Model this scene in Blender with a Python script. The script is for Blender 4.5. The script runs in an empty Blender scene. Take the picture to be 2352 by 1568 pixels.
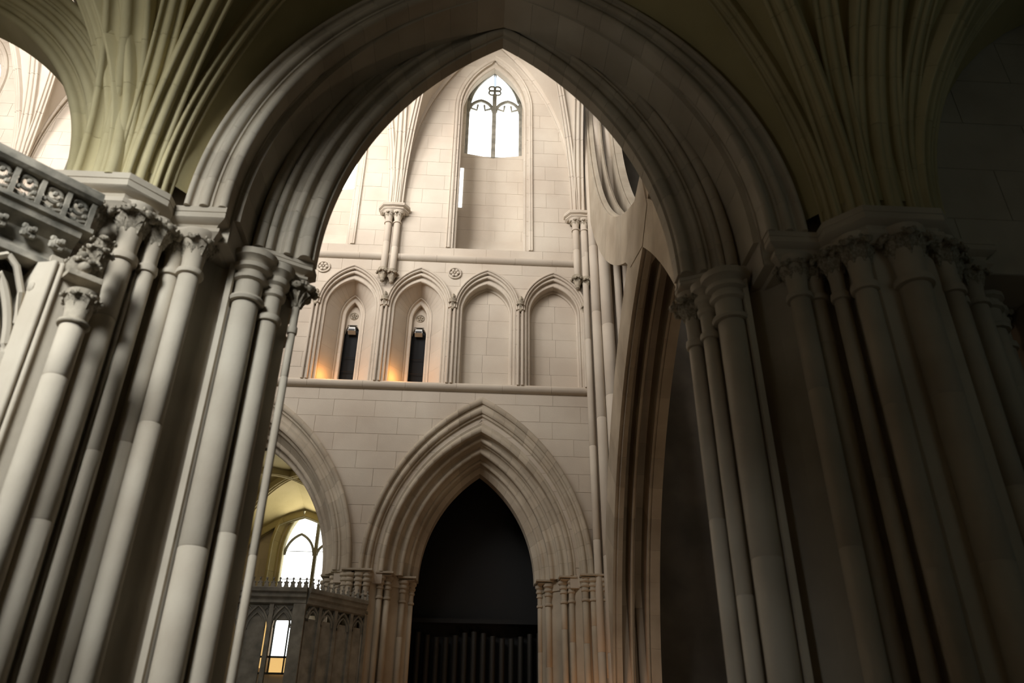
import bpy, bmesh, math, random
from mathutils import Vector, Matrix
random.seed(7)
PI = math.pi
scene = bpy.context.scene
COL = scene.collection

# ------------------------------------------------------------------ camera, world, lights, exposure
scene.view_settings.view_transform = 'Standard'
scene.view_settings.look = 'None'
scene.view_settings.gamma = 1.0
scene.view_settings.use_curve_mapping = False
scene.view_settings.exposure = 0.0

cam_d = bpy.data.cameras.new('camera')
cam = bpy.data.objects.new('camera', cam_d); COL.objects.link(cam)
cam_d.sensor_width = 36.0
cam_d.lens = 36.0 * 1829.0 / 2352.0
pitch, yaw, roll = math.radians(30.2), math.radians(2.7), math.radians(0.7)
cam.matrix_world = (Matrix.Translation((0, 0, 1.6)) @ Matrix.Rotation(-yaw, 4, 'Z')
                    @ Matrix.Rotation(PI / 2 + pitch, 4, 'X') @ Matrix.Rotation(roll, 4, 'Z'))
cam_d.dof.use_dof = True
cam_d.dof.focus_distance = 17.0
cam_d.dof.aperture_fstop = 1.8
cam_d.clip_end = 200
scene.camera = cam

world = bpy.data.worlds.new('sky'); scene.world = world
world.use_nodes = True
world.node_tree.nodes['Background'].inputs[0].default_value = (0.80, 0.90, 1.0, 1)
world.node_tree.nodes['Background'].inputs[1].default_value = 1.0

def area(name, loc, aim, sx, sy, power, col, spread=180):
    d = bpy.data.lights.new(name, 'AREA'); d.shape = 'RECTANGLE'; d.size = sx; d.size_y = sy
    d.energy = power; d.color = col; d.spread = math.radians(spread)
    o = bpy.data.objects.new(name, d); COL.objects.link(o)
    o.location = loc
    o.rotation_euler = (Vector(aim) - Vector(loc)).to_track_quat('-Z', 'Y').to_euler()
    return o
def lamp(name, loc, power, col, rad=0.05):
    d = bpy.data.lights.new(name, 'POINT'); d.energy = power; d.color = col; d.shadow_soft_size = rad
    o = bpy.data.objects.new(name, d); COL.objects.link(o); o.location = loc
    return o
PITCH = 4.4            # bay length of the vessel
# daylight through the clerestory windows of the near side of the tall vessel
for k, pw in ((0, 105), (-1, 350), (-2, 500), (-3, 440)):
    area('clerestory_daylight', (0.1 + PITCH * k, 6.15, 15.6), (3.2 + PITCH * k, 14.6, 15.9), 2.6, 5.0, pw, (1.0, 0.95, 0.91), 115)
# daylight through the tall aisle window behind and to the left of the camera
area('aisle_window_daylight', (-3.6, -1.0, 6.7), (-2.3, 4.6, 3.2), 1.8, 2.2, 88, (0.95, 0.985, 1.0), 58)
# added low fill, like floor bounce, that rakes up under the vault ribs
area('left_bay_up_fill', (-6.2, -0.9, 3.4), (-2.2, 3.6, 7.4), 1.8, 2.0, 9, (1.0, 0.98, 0.88), 70)
# added faint cool fill behind the camera that lifts the dark right side
area('dim_aisle_fill', (5.5, -0.9, 4.6), (3.0, 4.5, 5.0), 2.0, 3.5, 5.5, (0.78, 1.0, 0.95), 150)
# daylight from the window of the far aisle
area('far_aisle_daylight', (-4.1, 19.8, 6.6), (-4.3, 15.0, 7.0), 1.2, 2.6, 60, (1.0, 0.90, 0.70))

# ------------------------------------------------------------------ materials
def stone_mat(name, c1, c2, rough=0.85, bump=0.25, var=0.10, scale=1.3):
    m = bpy.data.materials.new(name); m.use_nodes = True
    nt = m.node_tree; n = nt.nodes; l = nt.links
    b = n['Principled BSDF']; b.inputs['Roughness'].default_value = rough
    b.inputs['Specular IOR Level'].default_value = 0.25
    tc = n.new('ShaderNodeTexCoord')
    no = n.new('ShaderNodeTexNoise'); no.inputs['Scale'].default_value = scale; no.inputs['Detail'].default_value = 6
    rp = n.new('ShaderNodeValToRGB')
    rp.color_ramp.elements[0].position = 0.35; rp.color_ramp.elements[1].position = 0.68
    rp.color_ramp.elements[0].color = (*c1, 1); rp.color_ramp.elements[1].color = (*c2, 1)
    oi = n.new('ShaderNodeObjectInfo')
    mr = n.new('ShaderNodeMapRange'); mr.inputs[3].default_value = 1 - var; mr.inputs[4].default_value = 1 + var
    hs = n.new('ShaderNodeHueSaturation')
    l.new(tc.outputs['Object'], no.inputs['Vector']); l.new(no.outputs['Fac'], rp.inputs[0])
    l.new(oi.outputs['Random'], mr.inputs[0]); l.new(mr.outputs[0], hs.inputs['Value'])
    l.new(rp.outputs[0], hs.inputs['Color']); l.new(hs.outputs[0], b.inputs['Base Color'])
    n2 = n.new('ShaderNodeTexNoise'); n2.inputs['Scale'].default_value = 38; n2.inputs['Detail'].default_value = 5
    bp = n.new('ShaderNodeBump'); bp.inputs['Strength'].default_value = bump; bp.inputs['Distance'].default_value = 0.006
    l.new(tc.outputs['Object'], n2.inputs['Vector']); l.new(n2.outputs['Fac'], bp.inputs['Height'])
    l.new(bp.outputs[0], b.inputs['Normal'])
    return m
def plain_mat(name, c, rough=0.5, metal=0.0, emit=None, es=0.0):
    m = bpy.data.materials.new(name); m.use_nodes = True
    nt = m.node_tree; b = nt.nodes['Principled BSDF']
    no = nt.nodes.new('ShaderNodeTexNoise'); no.inputs['Scale'].default_value = 9
    hs = nt.nodes.new('ShaderNodeMix'); hs.data_type = 'RGBA'
    hs.inputs[6].default_value = (*[x * 0.85 for x in c], 1); hs.inputs[7].default_value = (*c, 1)
    nt.links.new(no.outputs['Fac'], hs.inputs[0]); nt.links.new(hs.outputs[2], b.inputs['Base Color'])
    b.inputs['Roughness'].default_value = rough; b.inputs['Metallic'].default_value = metal
    if emit:
        b.inputs['Emission Color'].default_value = (*emit, 1); b.inputs['Emission Strength'].default_value = es
    return m
M_STONE = stone_mat('limestone', (0.40, 0.34, 0.26), (0.55, 0.49, 0.39))
M_WALL = stone_mat('pale_ashlar', (0.50, 0.43, 0.35), (0.60, 0.54, 0.45), var=0.035, scale=0.8)
M_JOINT = stone_mat('lime_mortar', (0.46, 0.40, 0.32), (0.54, 0.48, 0.39), var=0.0)
M_VAULT = stone_mat('ochre_limewash', (0.40, 0.34, 0.17), (0.48, 0.41, 0.22), var=0.04)
M_RIB = stone_mat('ochre_rib_stone', (0.42, 0.36, 0.20), (0.54, 0.47, 0.28), var=0.08)
M_CARVE = stone_mat('weathered_carved_stone', (0.22, 0.19, 0.14), (0.46, 0.40, 0.31), scale=9, bump=0.6)
M_GRIMY = stone_mat('grimy_carved_stone', (0.13, 0.12, 0.095), (0.38, 0.34, 0.27), scale=7, bump=0.6)
M_TOMB = stone_mat('grey_tracery_stone', (0.20, 0.19, 0.16), (0.33, 0.31, 0.26), scale=6, bump=0.5)
M_DARK = plain_mat('shade_dark_oak', (0.006, 0.007, 0.0075), 0.8)
M_PIPE = plain_mat('tarnished_pipe_metal', (0.028, 0.026, 0.021), 0.6, 0.2)
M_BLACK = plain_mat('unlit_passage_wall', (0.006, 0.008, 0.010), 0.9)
M_LAMP = plain_mat('white_lamp_enamel', (0.70, 0.72, 0.70), 0.4)
M_IRON = plain_mat('dark_iron', (0.03, 0.03, 0.03), 0.5, 0.6)
M_GLASS = plain_mat('daylit_leaded_glass', (0.8, 0.85, 0.85), 0.3, 0, (0.96, 1.0, 0.99), 2.6)
M_PANE = plain_mat('dull_window_glass', (0.35, 0.38, 0.38), 0.3)
M_AMBER = plain_mat('daylit_amber_glass', (0.7, 0.5, 0.2), 0.3, 0, (1.0, 0.62, 0.22), 0.8)
M_LEAD = plain_mat('lead_came', (0.05, 0.055, 0.06), 0.6)
M_SHADED = stone_mat('shade_darkened_stone', (0.10, 0.095, 0.085), (0.16, 0.15, 0.13))  # dark base colour stands in for the shade beyond the scissor arch
M_FLOOR = stone_mat('worn_paving', (0.10, 0.09, 0.07), (0.17, 0.15, 0.12))

# ------------------------------------------------------------------ object helpers
def obj(name, verts, faces, m, parent=None, smooth=True, ang=38, recalc=True):
    me = bpy.data.meshes.new(name)
    me.from_pydata([tuple(v) for v in verts], [], faces)
    if recalc:
        bm = bmesh.new(); bm.from_mesh(me)
        bmesh.ops.recalc_face_normals(bm, faces=bm.faces); bm.to_mesh(me); bm.free()
    if smooth:
        me.polygons.foreach_set('use_smooth', [True] * len(me.polygons))
        me.set_sharp_from_angle(angle=math.radians(ang))
    me.materials.append(m)
    o = bpy.data.objects.new(name, me); COL.objects.link(o)
    if parent is not None: o.parent = parent
    return o
def link(name, me, parent=None, mat4=None):
    o = bpy.data.objects.new(name, me); COL.objects.link(o)
    if parent is not None: o.parent = parent
    if mat4 is not None: o.matrix_local = mat4
    return o
def thing(name, label, cat, loc=(0, 0, 0), rz=0, group=None, kind=None):
    o = bpy.data.objects.new(name, None); COL.objects.link(o)
    o.location = loc; o.rotation_euler = (0, 0, rz); o.empty_display_size = 0.2
    o['label'] = label
    if cat: o['category'] = cat
    if group: o['group'] = group
    if kind: o['kind'] = kind
    return o
def tag(o, label=None, cat=None, group=None, kind=None):
    if label: o['label'] = label
    if cat: o['category'] = cat
    if group: o['group'] = group
    if kind: o['kind'] = kind
    return o
class MB:
    def __init__(s): s.v = []; s.f = []
    def add(s, verts, faces):
        b = len(s.v); s.v += [tuple(v) for v in verts]; s.f += [tuple(i + b for i in f) for f in faces]; return s
    def box(s, x0, x1, y0, y1, z0, z1):
        return s.add([(x0,y0,z0),(x1,y0,z0),(x1,y1,z0),(x0,y1,z0),(x0,y0,z1),(x1,y0,z1),(x1,y1,z1),(x0,y1,z1)],
                     [(0,3,2,1),(4,5,6,7),(0,1,5,4),(1,2,6,5),(2,3,7,6),(3,0,4,7)])
    def grid(s, rows, closed=False, caps=True):
        """rows: list of rings (same length); closed=ring closed."""
        n = len(rows[0]); vs = [p for r in rows for p in r]; fs = []
        for i in range(len(rows) - 1):
            for j in range(n if closed else n - 1):
                a = i * n + j; b = i * n + (j + 1) % n
                fs.append((a, b, b + n, a + n))
        if closed and caps:
            fs.append(tuple(range(n - 1, -1, -1))); fs.append(tuple(range((len(rows) - 1) * n, len(rows) * n)))
        return s.add(vs, fs)
    def lathe(s, prof, cx=0, cy=0, n=16):
        rows = [[(cx + r * math.cos(2*PI*j/n), cy + r * math.sin(2*PI*j/n), z) for j in range(n)] for r, z in prof]
        return s.grid(rows, True)
    def prism(s, poly, z0, z1):
        return s.grid([[(x, y, z) for x, y in poly] for z in (z0, z1)], True)
    def tube(s, pts, r, n=8, closed=False):
        rows = []
        P = [Vector(p) for p in pts]; N = len(P)
        for i, p in enumerate(P):
            t = (P[(i+1) % N] - P[i-1]) if closed else (P[min(i+1, N-1)] - P[max(i-1, 0)])
            t.normalize(); a = t.cross(Vector((0, 0, 1)))
            if a.length < 0.1: a = t.cross(Vector((0, 1, 0)))
            a.normalize(); b = t.cross(a)
            rr = r[i] if isinstance(r, (list, tuple)) else r
            rows.append([p + a * rr * math.cos(2*PI*j/n) + b * rr * math.sin(2*PI*j/n) for j in range(n)])
        if closed: rows.append(rows[0])
        return s.grid(rows, True, not closed)
    def blob(s, c, rx, ry, rz, n=8, m=6):
        rows = []
        for i in range(m + 1):
            th = PI * (0.02 + 0.96 * i / m)
            rows.append([(c[0] + rx*math.sin(th)*math.cos(2*PI*j/n), c[1] + ry*math.sin(th)*math.sin(2*PI*j/n), c[2] - rz*math.cos(th)) for j in range(n)])
        return s.grid(rows, True)
    def turn(s, a, px=0.0, py=0.0):
        c, q = math.cos(a), math.sin(a)
        s.v = [(px + (x-px)*c - (y-py)*q, py + (x-px)*q + (y-py)*c, z) for x, y, z in s.v]; return s
    def build(s, name, m, parent=None, smooth=True, ang=38):
        return obj(name, s.v, s.f, m, parent, smooth, ang)

# ------------------------------------------------------------------ pointed arch maths
def arc_pt(a, h, t):
    """half of a pointed arch: t=0 springing (x=a,z=0), t=1 apex (x=0,z=h)"""
    if h > a:
        c = (h*h - a*a) / (2*a); R = a + c; ph = t * math.atan2(h, c)
        return R * math.cos(ph) - c, R * math.sin(ph)
    return a * math.cos(t * PI/2), h * math.sin(t * PI/2)
def arc_half(a, h, z):
    if z <= 0: return a
    if z >= h: return 0.0
    c = (h*h - a*a) / (2*a); R = a + c
    return max(0.0, math.sqrt(max(0, R*R - z*z)) - c)

def mould(p0, p1, pattern, seg=5):
    """front line of a moulding from p0 to p1 in (r, y): elements r(oll) h(ollow) f(illet) s(lot), outward = left of p0->p1"""
    W = {'r': 1.0, 'h': 1.0, 'f': 0.4, 's': 0.8, 'R': 1.6, 'H': 1.6, 'F': 1.6}
    tot = sum(W[c] for c in pattern); d = Vector((p1[0]-p0[0], p1[1]-p0[1])); L = d.length; d.normalize()
    nrm = Vector((-d.y, d.x)) if mould.flip else Vector((d.y, -d.x))
    out = []; s = 0.0
    for ch in pattern:
        w = W[ch] / tot * L; c = s + w/2; r = w/2
        if ch in 'rR':
            for i in range(seg + 1):
                a = PI - PI * i / seg; q = Vector(p0) + d*(c + r*math.cos(a)) + nrm*(r*math.sin(a)); out.append((q.x, q.y))
        elif ch in 'hH':
            for i in range(seg + 1):
                a = PI - PI * i / seg; q = Vector(p0) + d*(c + r*math.cos(a)) - nrm*(r*0.8*math.sin(a)); out.append((q.x, q.y))
        elif ch == 's':
            for (u, v) in ((-r*0.9, 0), (-r*0.9, -r*2.4), (r*0.9, -r*2.4), (r*0.9, 0)):
                q = Vector(p0) + d*(c+u) + nrm*v; out.append((q.x, q.y))
        else:
            for u in (-r*0.98, r*0.98):
                q = Vector(p0) + d*(c+u); out.append((q.x, q.y))
        s += w
    return out
mould.flip = False

def order(thing_o, part, cx, z0, prof, ah, nv, mat, zb=None, axis='x', gap=0.004, fx=None, seg=2, blockh=0.42, label=None, sides=(1, -1), proto_mat=None, ah2=None):
    """one moulded order of an arch as separate voussoirs. prof: closed polygon (r, depth). ah(r) -> (a, h)."""
    par = bpy.data.objects.new(part, None); COL.objects.link(par); par.parent = thing_o
    par.empty_display_size = 0.1
    if label: par['label'] = label
    def P(u, v, w):
        if fx: return fx(u, v, w)
        return (cx + u, v, w)
    for sd in sides:
        for i in range(nv):
            t0, t1 = i / nv, (i + 1) / nv
            g = gap / max(0.2, (ah(0)[1] + ah(0)[0])) * 0.35
            ta = t0 + (g if i else 0); tb = t1 - (g if i < nv - 1 else 0)
            rows = []
            for k in range(seg + 1):
                t = ta + (tb - ta) * k / seg; ring = []
                for r, y in prof:
                    a, h = (ah2 if (ah2 and sd < 0) else ah)(r); x, z = arc_pt(a, h, t)
                    ring.append(P(sd * x, y, z0 + z))
                rows.append(ring)
            MB().grid(rows, True).build('voussoir', mat, par)
        if zb is not None:
            z = z0; nb = max(1, round((z0 - zb) / blockh)); bh = (z0 - zb) / nb
            for i in range(nb):
                za, zc = zb + i*bh + gap/2, zb + (i+1)*bh - (gap/2 if i < nb-1 else 0)
                rows = [[P(sd * (ah2 if (ah2 and sd < 0) else ah)(r)[0], y, q) for r, y in prof] for q in (za, zc)]
                MB().grid(rows, True).build('jamb_stone', mat, par)
    return par

# ------------------------------------------------------------------ coursed ashlar wall
def wall_zone(parent, zs, x0, x1, yf, yb, openings, block=0.62, stuff=False, stones=True, mat=None, jmat=None, core=True, name='stone'):
    """zs: course heights. openings: (cx, a, h, z_spring, z_bottom). y = depth; stones stand 6 mm proud of the mortar core."""
    mat = mat or M_WALL; jmat = jmat or M_JOINT
    def hw(o, z):
        cx, a, h, zsp, zb = o
        if z < zb - 1e-6 or z > zsp + h: return None
        return arc_half(a, h, z - zsp)
    cores = MB(); joined = MB()
    for ci in range(len(zs) - 1):
        za, zc = zs[ci], zs[ci+1]
        act = sorted([o for o in openings if zc > o[4] + 1e-6 and za < o[3] + o[2] - 1e-6], key=lambda o: o[0])
        lv = [za + (zc - za) * q / 3 for q in range(4)]
        def edge(o, side, z):
            w = hw(o, z)
            return o[0] + side * (w or 0.0)
        bounds = [(None, x0)] + [(o, None) for o in act] + [(None, x1)]
        for bi in range(len(bounds) - 1):
            L, Rr = bounds[bi], bounds[bi+1]
            lf = (lambda z, L=L: L[1] if L[0] is None else edge(L[0], 1, z))
            rf = (lambda z, Rr=Rr: Rr[1] if Rr[0] is None else edge(Rr[0], -1, z))
            if core:
                ring0 = [(lf(z), z) for z in lv] + [(rf(z), z) for z in reversed(lv)]
                n = len(ring0)
                cores.add([(x, yf + 0.006, z) for x, z in ring0] + [(x, yb, z) for x, z in ring0],
                          [tuple(range(n)), tuple(range(2*n-1, n-1, -1))] + [(j, (j+1) % n, n + (j+1) % n, n + j) for j in range(n)])
            if not stones: continue
            xa, xb = min(lf(z) for z in lv), max(rf(z) for z in lv)
            off = (0.5 if ci % 2 else 0.0) * block
            cuts = []; x = math.floor((xa - off) / block) * block + off
            while x < xb:
                xx = x + random.uniform(-0.12, 0.12) * block
                if xx > max(lf(z) for z in lv) + 0.15 and xx < min(rf(z) for z in lv) - 0.15: cuts.append(xx)
                x += block
            seq = [None] + cuts + [None]; g = 0.003
            for si in range(len(seq) - 1):
                A, B = seq[si], seq[si+1]
                zz = [za + g] + lv[1:3] + [zc - g]
                left = [((lf(z) if A is None else A) + (g if A is not None else 0), z) for z in zz]
                right = [((rf(z) if B is None else B) - (g if B is not None else 0), z) for z in reversed(zz)]
                if max(r[0] for r in right) - min(l[0] for l in left) < 0.03: continue
                if A is not None: left = [left[0], left[-1]]
                if B is not None: right = [right[0], right[-1]]
                ring0 = left + right; n = len(ring0)
                pr = random.uniform(-0.0015, 0.002)
                V = [(x, yf - pr, z) for x, z in ring0] + [(x, yf + 0.02, z) for x, z in ring0]
                F = [tuple(range(n))] + [(j, (j+1) % n, n + (j+1) % n, n + j) for j in range(n)]
                if stuff: joined.add(V, F)
                else: obj(name, V, F, mat, parent, smooth=False)
    if core: cores.build('wall_core', jmat, parent, smooth=False)
    if stuff and joined.v: tag(joined.build('coursed_stones', mat, parent, smooth=False), kind='stuff')

def courses(z0, z1, h):
    n = max(1, round((z1 - z0) / h)); return [z0 + (z1 - z0) * i / n for i in range(n + 1)]

# ------------------------------------------------------------------ capitals, shafts, leaves
def leaf_mesh():
    rows = []
    for i in range(8):
        s = i / 7
        y = 0.02 + 0.34 * s + 0.30 * s**4; z = 0.95 * s - 0.75 * max(0, s - 0.72)**1.2 * 2.2
        w = 0.16 + 0.20 * math.sin(PI * min(1, s * 1.05)) + (0.16 if i in (3, 5) else 0) + (0.10 if i == 6 else 0)
        row = []
        for j in range(5):
            q = -1 + j / 2
            row.append((q * w, y - 0.10 * abs(q) + (0.05 if j == 2 else 0), z + 0.02 * abs(q)))
        rows.append(row)
    mb = MB(); back = [[(x * 0.8, y - 0.10, z - 0.05) for x, y, z in r] for r in rows]
    ring = [r + list(reversed(b)) for r, b in zip(rows, back)]
    mb.grid(ring, True)
    mb.blob((0, 0.52, 0.62), 0.20, 0.13, 0.13, 7, 5)
    mb.blob((-0.2, 0.46, 0.74), 0.11, 0.08, 0.09, 6, 4); mb.blob((0.2, 0.46, 0.74), 0.11, 0.08, 0.09, 6, 4)
    o = mb.build('leaf', M_CARVE); me = o.data; bpy.data.objects.remove(o); return me
LEAF = leaf_mesh()
def leaves(parent, cx, cy, z, r, size, n=6, a0=0.0, arc=2*PI):
    for i in range(n):
        a = a0 + arc * i / n
        M = Matrix.Translation((cx + r*0.75*math.cos(a), cy + r*0.75*math.sin(a), z)) @ Matrix.Rotation(a - PI/2, 4, 'Z') @ Matrix.Diagonal((size*0.8, size*0.8, size, 1))
        link('leaf', LEAF, parent, M)

def shaft(parent, x, y, r, z0, z1, drum=1.15, mat=None, n=20, neck=True):
    mat = mat or M_STONE
    par = MB().lathe([(r - 0.004, z0), (r - 0.004, z1)], x, y, n).build('shaft', M_JOINT, parent)
    z = z0; 
    while z < z1 - 0.02:
        h = drum * random.uniform(0.75, 1.25); ze = min(z1, z + h)
        if z1 - ze < 0.3: ze = z1
        MB().lathe([(r - 0.003, z + 0.002), (r, z + 0.006), (r, ze - 0.006), (r - 0.003, ze - 0.002)], x, y, n).build('drum', mat, par)
        z = ze
    return par
def capital(parent, x, y, r, z0, z1, flare=1.9, mat=None, nleaf=6, n=20, lf=True, a0=0.3):
    mat = mat or M_STONE
    H = z1 - z0
    pr = [(r*0.98, z0), (r*1.28, z0 + 0.004), (r*1.34, z0 + 0.02*H/0.4), (r*1.28, z0 + 0.05*H/0.4), (r*1.0, z0 + 0.06*H/0.4),
          (r*1.0, z0 + 0.35*H), (r*1.15, z0 + 0.6*H), (r*1.0*(1 + (flare-1)*0.6), z0 + 0.82*H), (r*flare, z0 + 0.96*H), (r*flare, z1)]
    c = MB().lathe(pr, x, y, n).build('capital', mat, parent)
    if lf: leaves(c, x, y, z0 + 0.48*H, r*1.35, 0.48*H, nleaf, a0)
    return c
def ring_capital(parent, x, y, r, z0, z1, mat=None, n=18):
    """plain moulded capital: stacked rings"""
    H = z1 - z0; pr = [(r, z0)]
    for s, k in ((0.0, 1.3), (0.05, 1.4), (0.1, 1.3), (0.12, 1.02), (0.42, 1.05), (0.45, 1.35), (0.52, 1.4), (0.55, 1.15), (0.62, 1.2), (0.66, 1.55), (0.74, 1.6), (0.78, 1.35), (0.84, 1.5), (0.88, 1.85), (1.0, 1.9)):
        pr.append((r*k, z0 + s*H))
    return MB().lathe(pr, x, y, n).build('capital', mat or M_STONE, parent)
def offset_poly(poly, d):
    n = len(poly); out = []
    A = sum(poly[i][0]*poly[(i+1) % n][1] - poly[(i+1) % n][0]*poly[i][1] for i in range(n)); s = 1 if A > 0 else -1
    for i in range(n):
        p0, p1, p2 = Vector(poly[i-1]), Vector(poly[i]), Vector(poly[(i+1) % n])
        e1 = (p1-p0).normalized(); e2 = (p2-p1).normalized()
        n1 = Vector((e1.y, -e1.x))*s; n2 = Vector((e2.y, -e2.x))*s
        b = (n1+n2); k = b.length
        if k < 1e-4: out.append(tuple(p1)); continue
        b.normalize(); out.append(tuple(p1 + b * d / max(0.35, b.dot(n1))))
    return out
def abacus(parent, poly, z1, H=0.20, out=0.0, mat=None):
    """polygonal abacus: the outline is its widest edge, mouldings step in below"""
    L = [(-0.075, 0), (-0.05, .12), (-0.03, .2), (-0.03, .32), (-0.05, .36), (-0.065, .42), (-0.055, .5), (-0.01, .58), (0, .62), (0, .78), (-0.006, .79), (-0.006, .81), (0, .82), (0, 1)]
    rows = [[(x, y, z1 - H + H*f) for x, y in offset_poly(poly, d + out)] for d, f in L]
    return MB().grid(rows, True).build('abacus', mat or M_STONE, parent, ang=30)

# ------------------------------------------------------------------ floor and shell
ZS = 5.22      # springing level of both arcades
fl = thing('floor', 'worn stone paving of the church floor', None, kind='structure')
mb = MB().box(-16, 9, -1.6, 21, -0.35, -0.02); mb.build('floor_bed', M_JOINT, fl, smooth=False)
tiles = MB()
for i in range(25):
    for j in range(22):
        tiles.box(-16 + i + .004, -15 + i - .004, -1.6 + j*1.02 + .004, -1.6 + (j+1)*1.02 - .004, -0.02, 0.0)
tag(tiles.build('paving_slabs', M_FLOOR, fl, smooth=False), kind='stuff')

# far wall of the vessel ------------------------------------------------
XF0, XF1 = -4.9, 2.36
YF = 14.6
far_arch_c = [0.10, 0.10 - PITCH]
tri_c = [0.13 + 1.47*k for k in (-3, -2, -1, 0, 1)]
cl_c = [0.15, -3.88, 0.15 - 2*PITCH, 0.15 - 3*PITCH]
wf = thing('wall_far', 'pale ashlar wall across the tall vessel', None, kind='structure')
arcs_open = [(far_arch_c[0], 1.70, 2.98, ZS, 0.0), (far_arch_c[1], 1.84, 3.10, ZS, 0.0)]
wall_zone(wf, courses(5.0, 8.98, 0.36), -6.5, XF1, YF, 15.8, arcs_open, block=0.80)
tri_open = [(c, 0.60, 0.86, 10.88, 8.98) for c in tri_c[1:]]
wall_zone(wf, courses(8.98, 12.17, 0.36), XF0, XF1, YF, 14.95, tri_open, block=0.80)
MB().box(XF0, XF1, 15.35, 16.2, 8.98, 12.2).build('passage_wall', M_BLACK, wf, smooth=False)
cl_open = [(c, 0.84, 1.75, 16.95, 12.5) for c in cl_c]
in_view = [o for o in cl_open if o[0] > -5.5]
wall_zone(wf, [12.17, 12.5] + courses(12.5, 20.2, 0.42)[1:], XF0, XF1, YF, 15.0, in_view[:1] + [o for o in cl_open if XF0 < o[0] - 0.84 < XF1 and o not in in_view[:1]], block=0.70)
# stretch further left, seen through the left arch
zs_all = [12.17, 12.5] + courses(12.5, 20.2, 0.42)[1:]
wall_zone(wf, zs_all, -15.6, XF0, YF, 15.0, [o for o in cl_open if o[0] < -5 ], block=0.75, stuff=True)
wall_zone(wf, courses(8.98, 12.17, 0.4), -15.6, XF0, YF, 15.8, [], block=0.75, stuff=True)
wall_zone(wf, courses(0, 8.98, 0.4), -15.6, -6.5, YF, 15.8, [(0.10 - PITCH*2, 1.7, 2.98, ZS, 0.0), (0.10 - PITCH*3, 1.7, 2.98, ZS, 0.0)], block=0.75, stuff=True)
MB().box(-15.6, XF1, 15.0, 16.2, 20.1, 20.6).build('wall_head', M_JOINT, wf, smooth=False)

# string courses
def string_course(name, x0, x1, y, z, lab):
    pr = [(0, -0.10), (-0.05, -0.08), (-0.085, -0.04), (-0.10, 0.0), (-0.09, 0.035), (-0.03, 0.06), (0, 0.10), (0.03, 0.10), (0.03, -0.10)]
    par = thing(name, lab, None, kind='structure')
    x = x0
    while x < x1 - 0.05:
        xe = min(x1, x + random.uniform(0.8, 1.2))
        MB().grid([[(q, y + a, z + b) for a, b in pr] for q in (x + .002, xe - .002)], True).build('moulded_stone', M_WALL, par)
        x = xe
string_course('trim_1', -7.5, 2.34, YF, 8.97, 'string course under the triforium arches')
string_course('trim_2', -15.5, 2.12, YF, 12.19, 'string course under the clerestory window')

# ------------------------------------------------------------------ far arcade
mould.flip = False
def far_arch(cx, lab):
    t = thing('arcade_arch', lab, 'arch', (0, 0, 0))
    ahh = lambda a0, a1, h0, h1, w: (lambda r: (a0 + (a1-a0)*r/w, h0 + (h1-h0)*r/w))
    # hood and outer order
    f = mould((0.0, 14.62), (0.44, 14.50), 'rfhfrfr')
    order(t, 'outer_order', cx, ZS, f + [(0.44, 14.66), (0.0, 14.95)], ahh(1.68, 2.13, 2.78, 3.50, .44), 15, M_STONE)
    f = mould((0.0, 14.92), (0.34, 14.66), 'rhfrhf')
    order(t, 'middle_order', cx, ZS, f + [(0.36, 14.95), (0.34, 15.15), (0, 15.2)], ahh(1.36, 1.70, 2.44, 2.84, .34), 13, M_STONE)
    f = mould((0.0, 15.25), (0.26, 14.96), 'FhrF')
    order(t, 'inner_order', cx, ZS, f + [(0.28, 15.5), (0, 15.5)], ahh(1.10, 1.38, 2.15, 2.48, .26), 11, M_STONE)
    return t
far_arch(far_arch_c[0], 'moulded pointed arch over the dark opening, across the vessel')
t = thing('arcade_arch', 'moulded pointed arch partly hidden by the left pier, bright window inside', 'arch')
ahh = lambda a0, a1, h0, h1, w: (lambda r: (a0 + (a1-a0)*r/w, h0 + (h1-h0)*r/w))
f = mould((0.0, 14.60), (0.32, 14.50), 'rfhfr')
order(t, 'outer_order', far_arch_c[1], ZS, f + [(0.32, 14.66), (0.0, 14.95)], ahh(1.80, 2.13, 2.98, 3.50, .32), 15, M_STONE)
f = mould((0.0, 15.10), (0.24, 14.66), 'rhrFhr')
order(t, 'inner_order', far_arch_c[1], ZS, f + [(0.26, 14.95), (0.24, 15.3), (0, 15.3)], ahh(1.56, 1.82, 2.62, 3.0, .24), 13, M_STONE)
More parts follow.
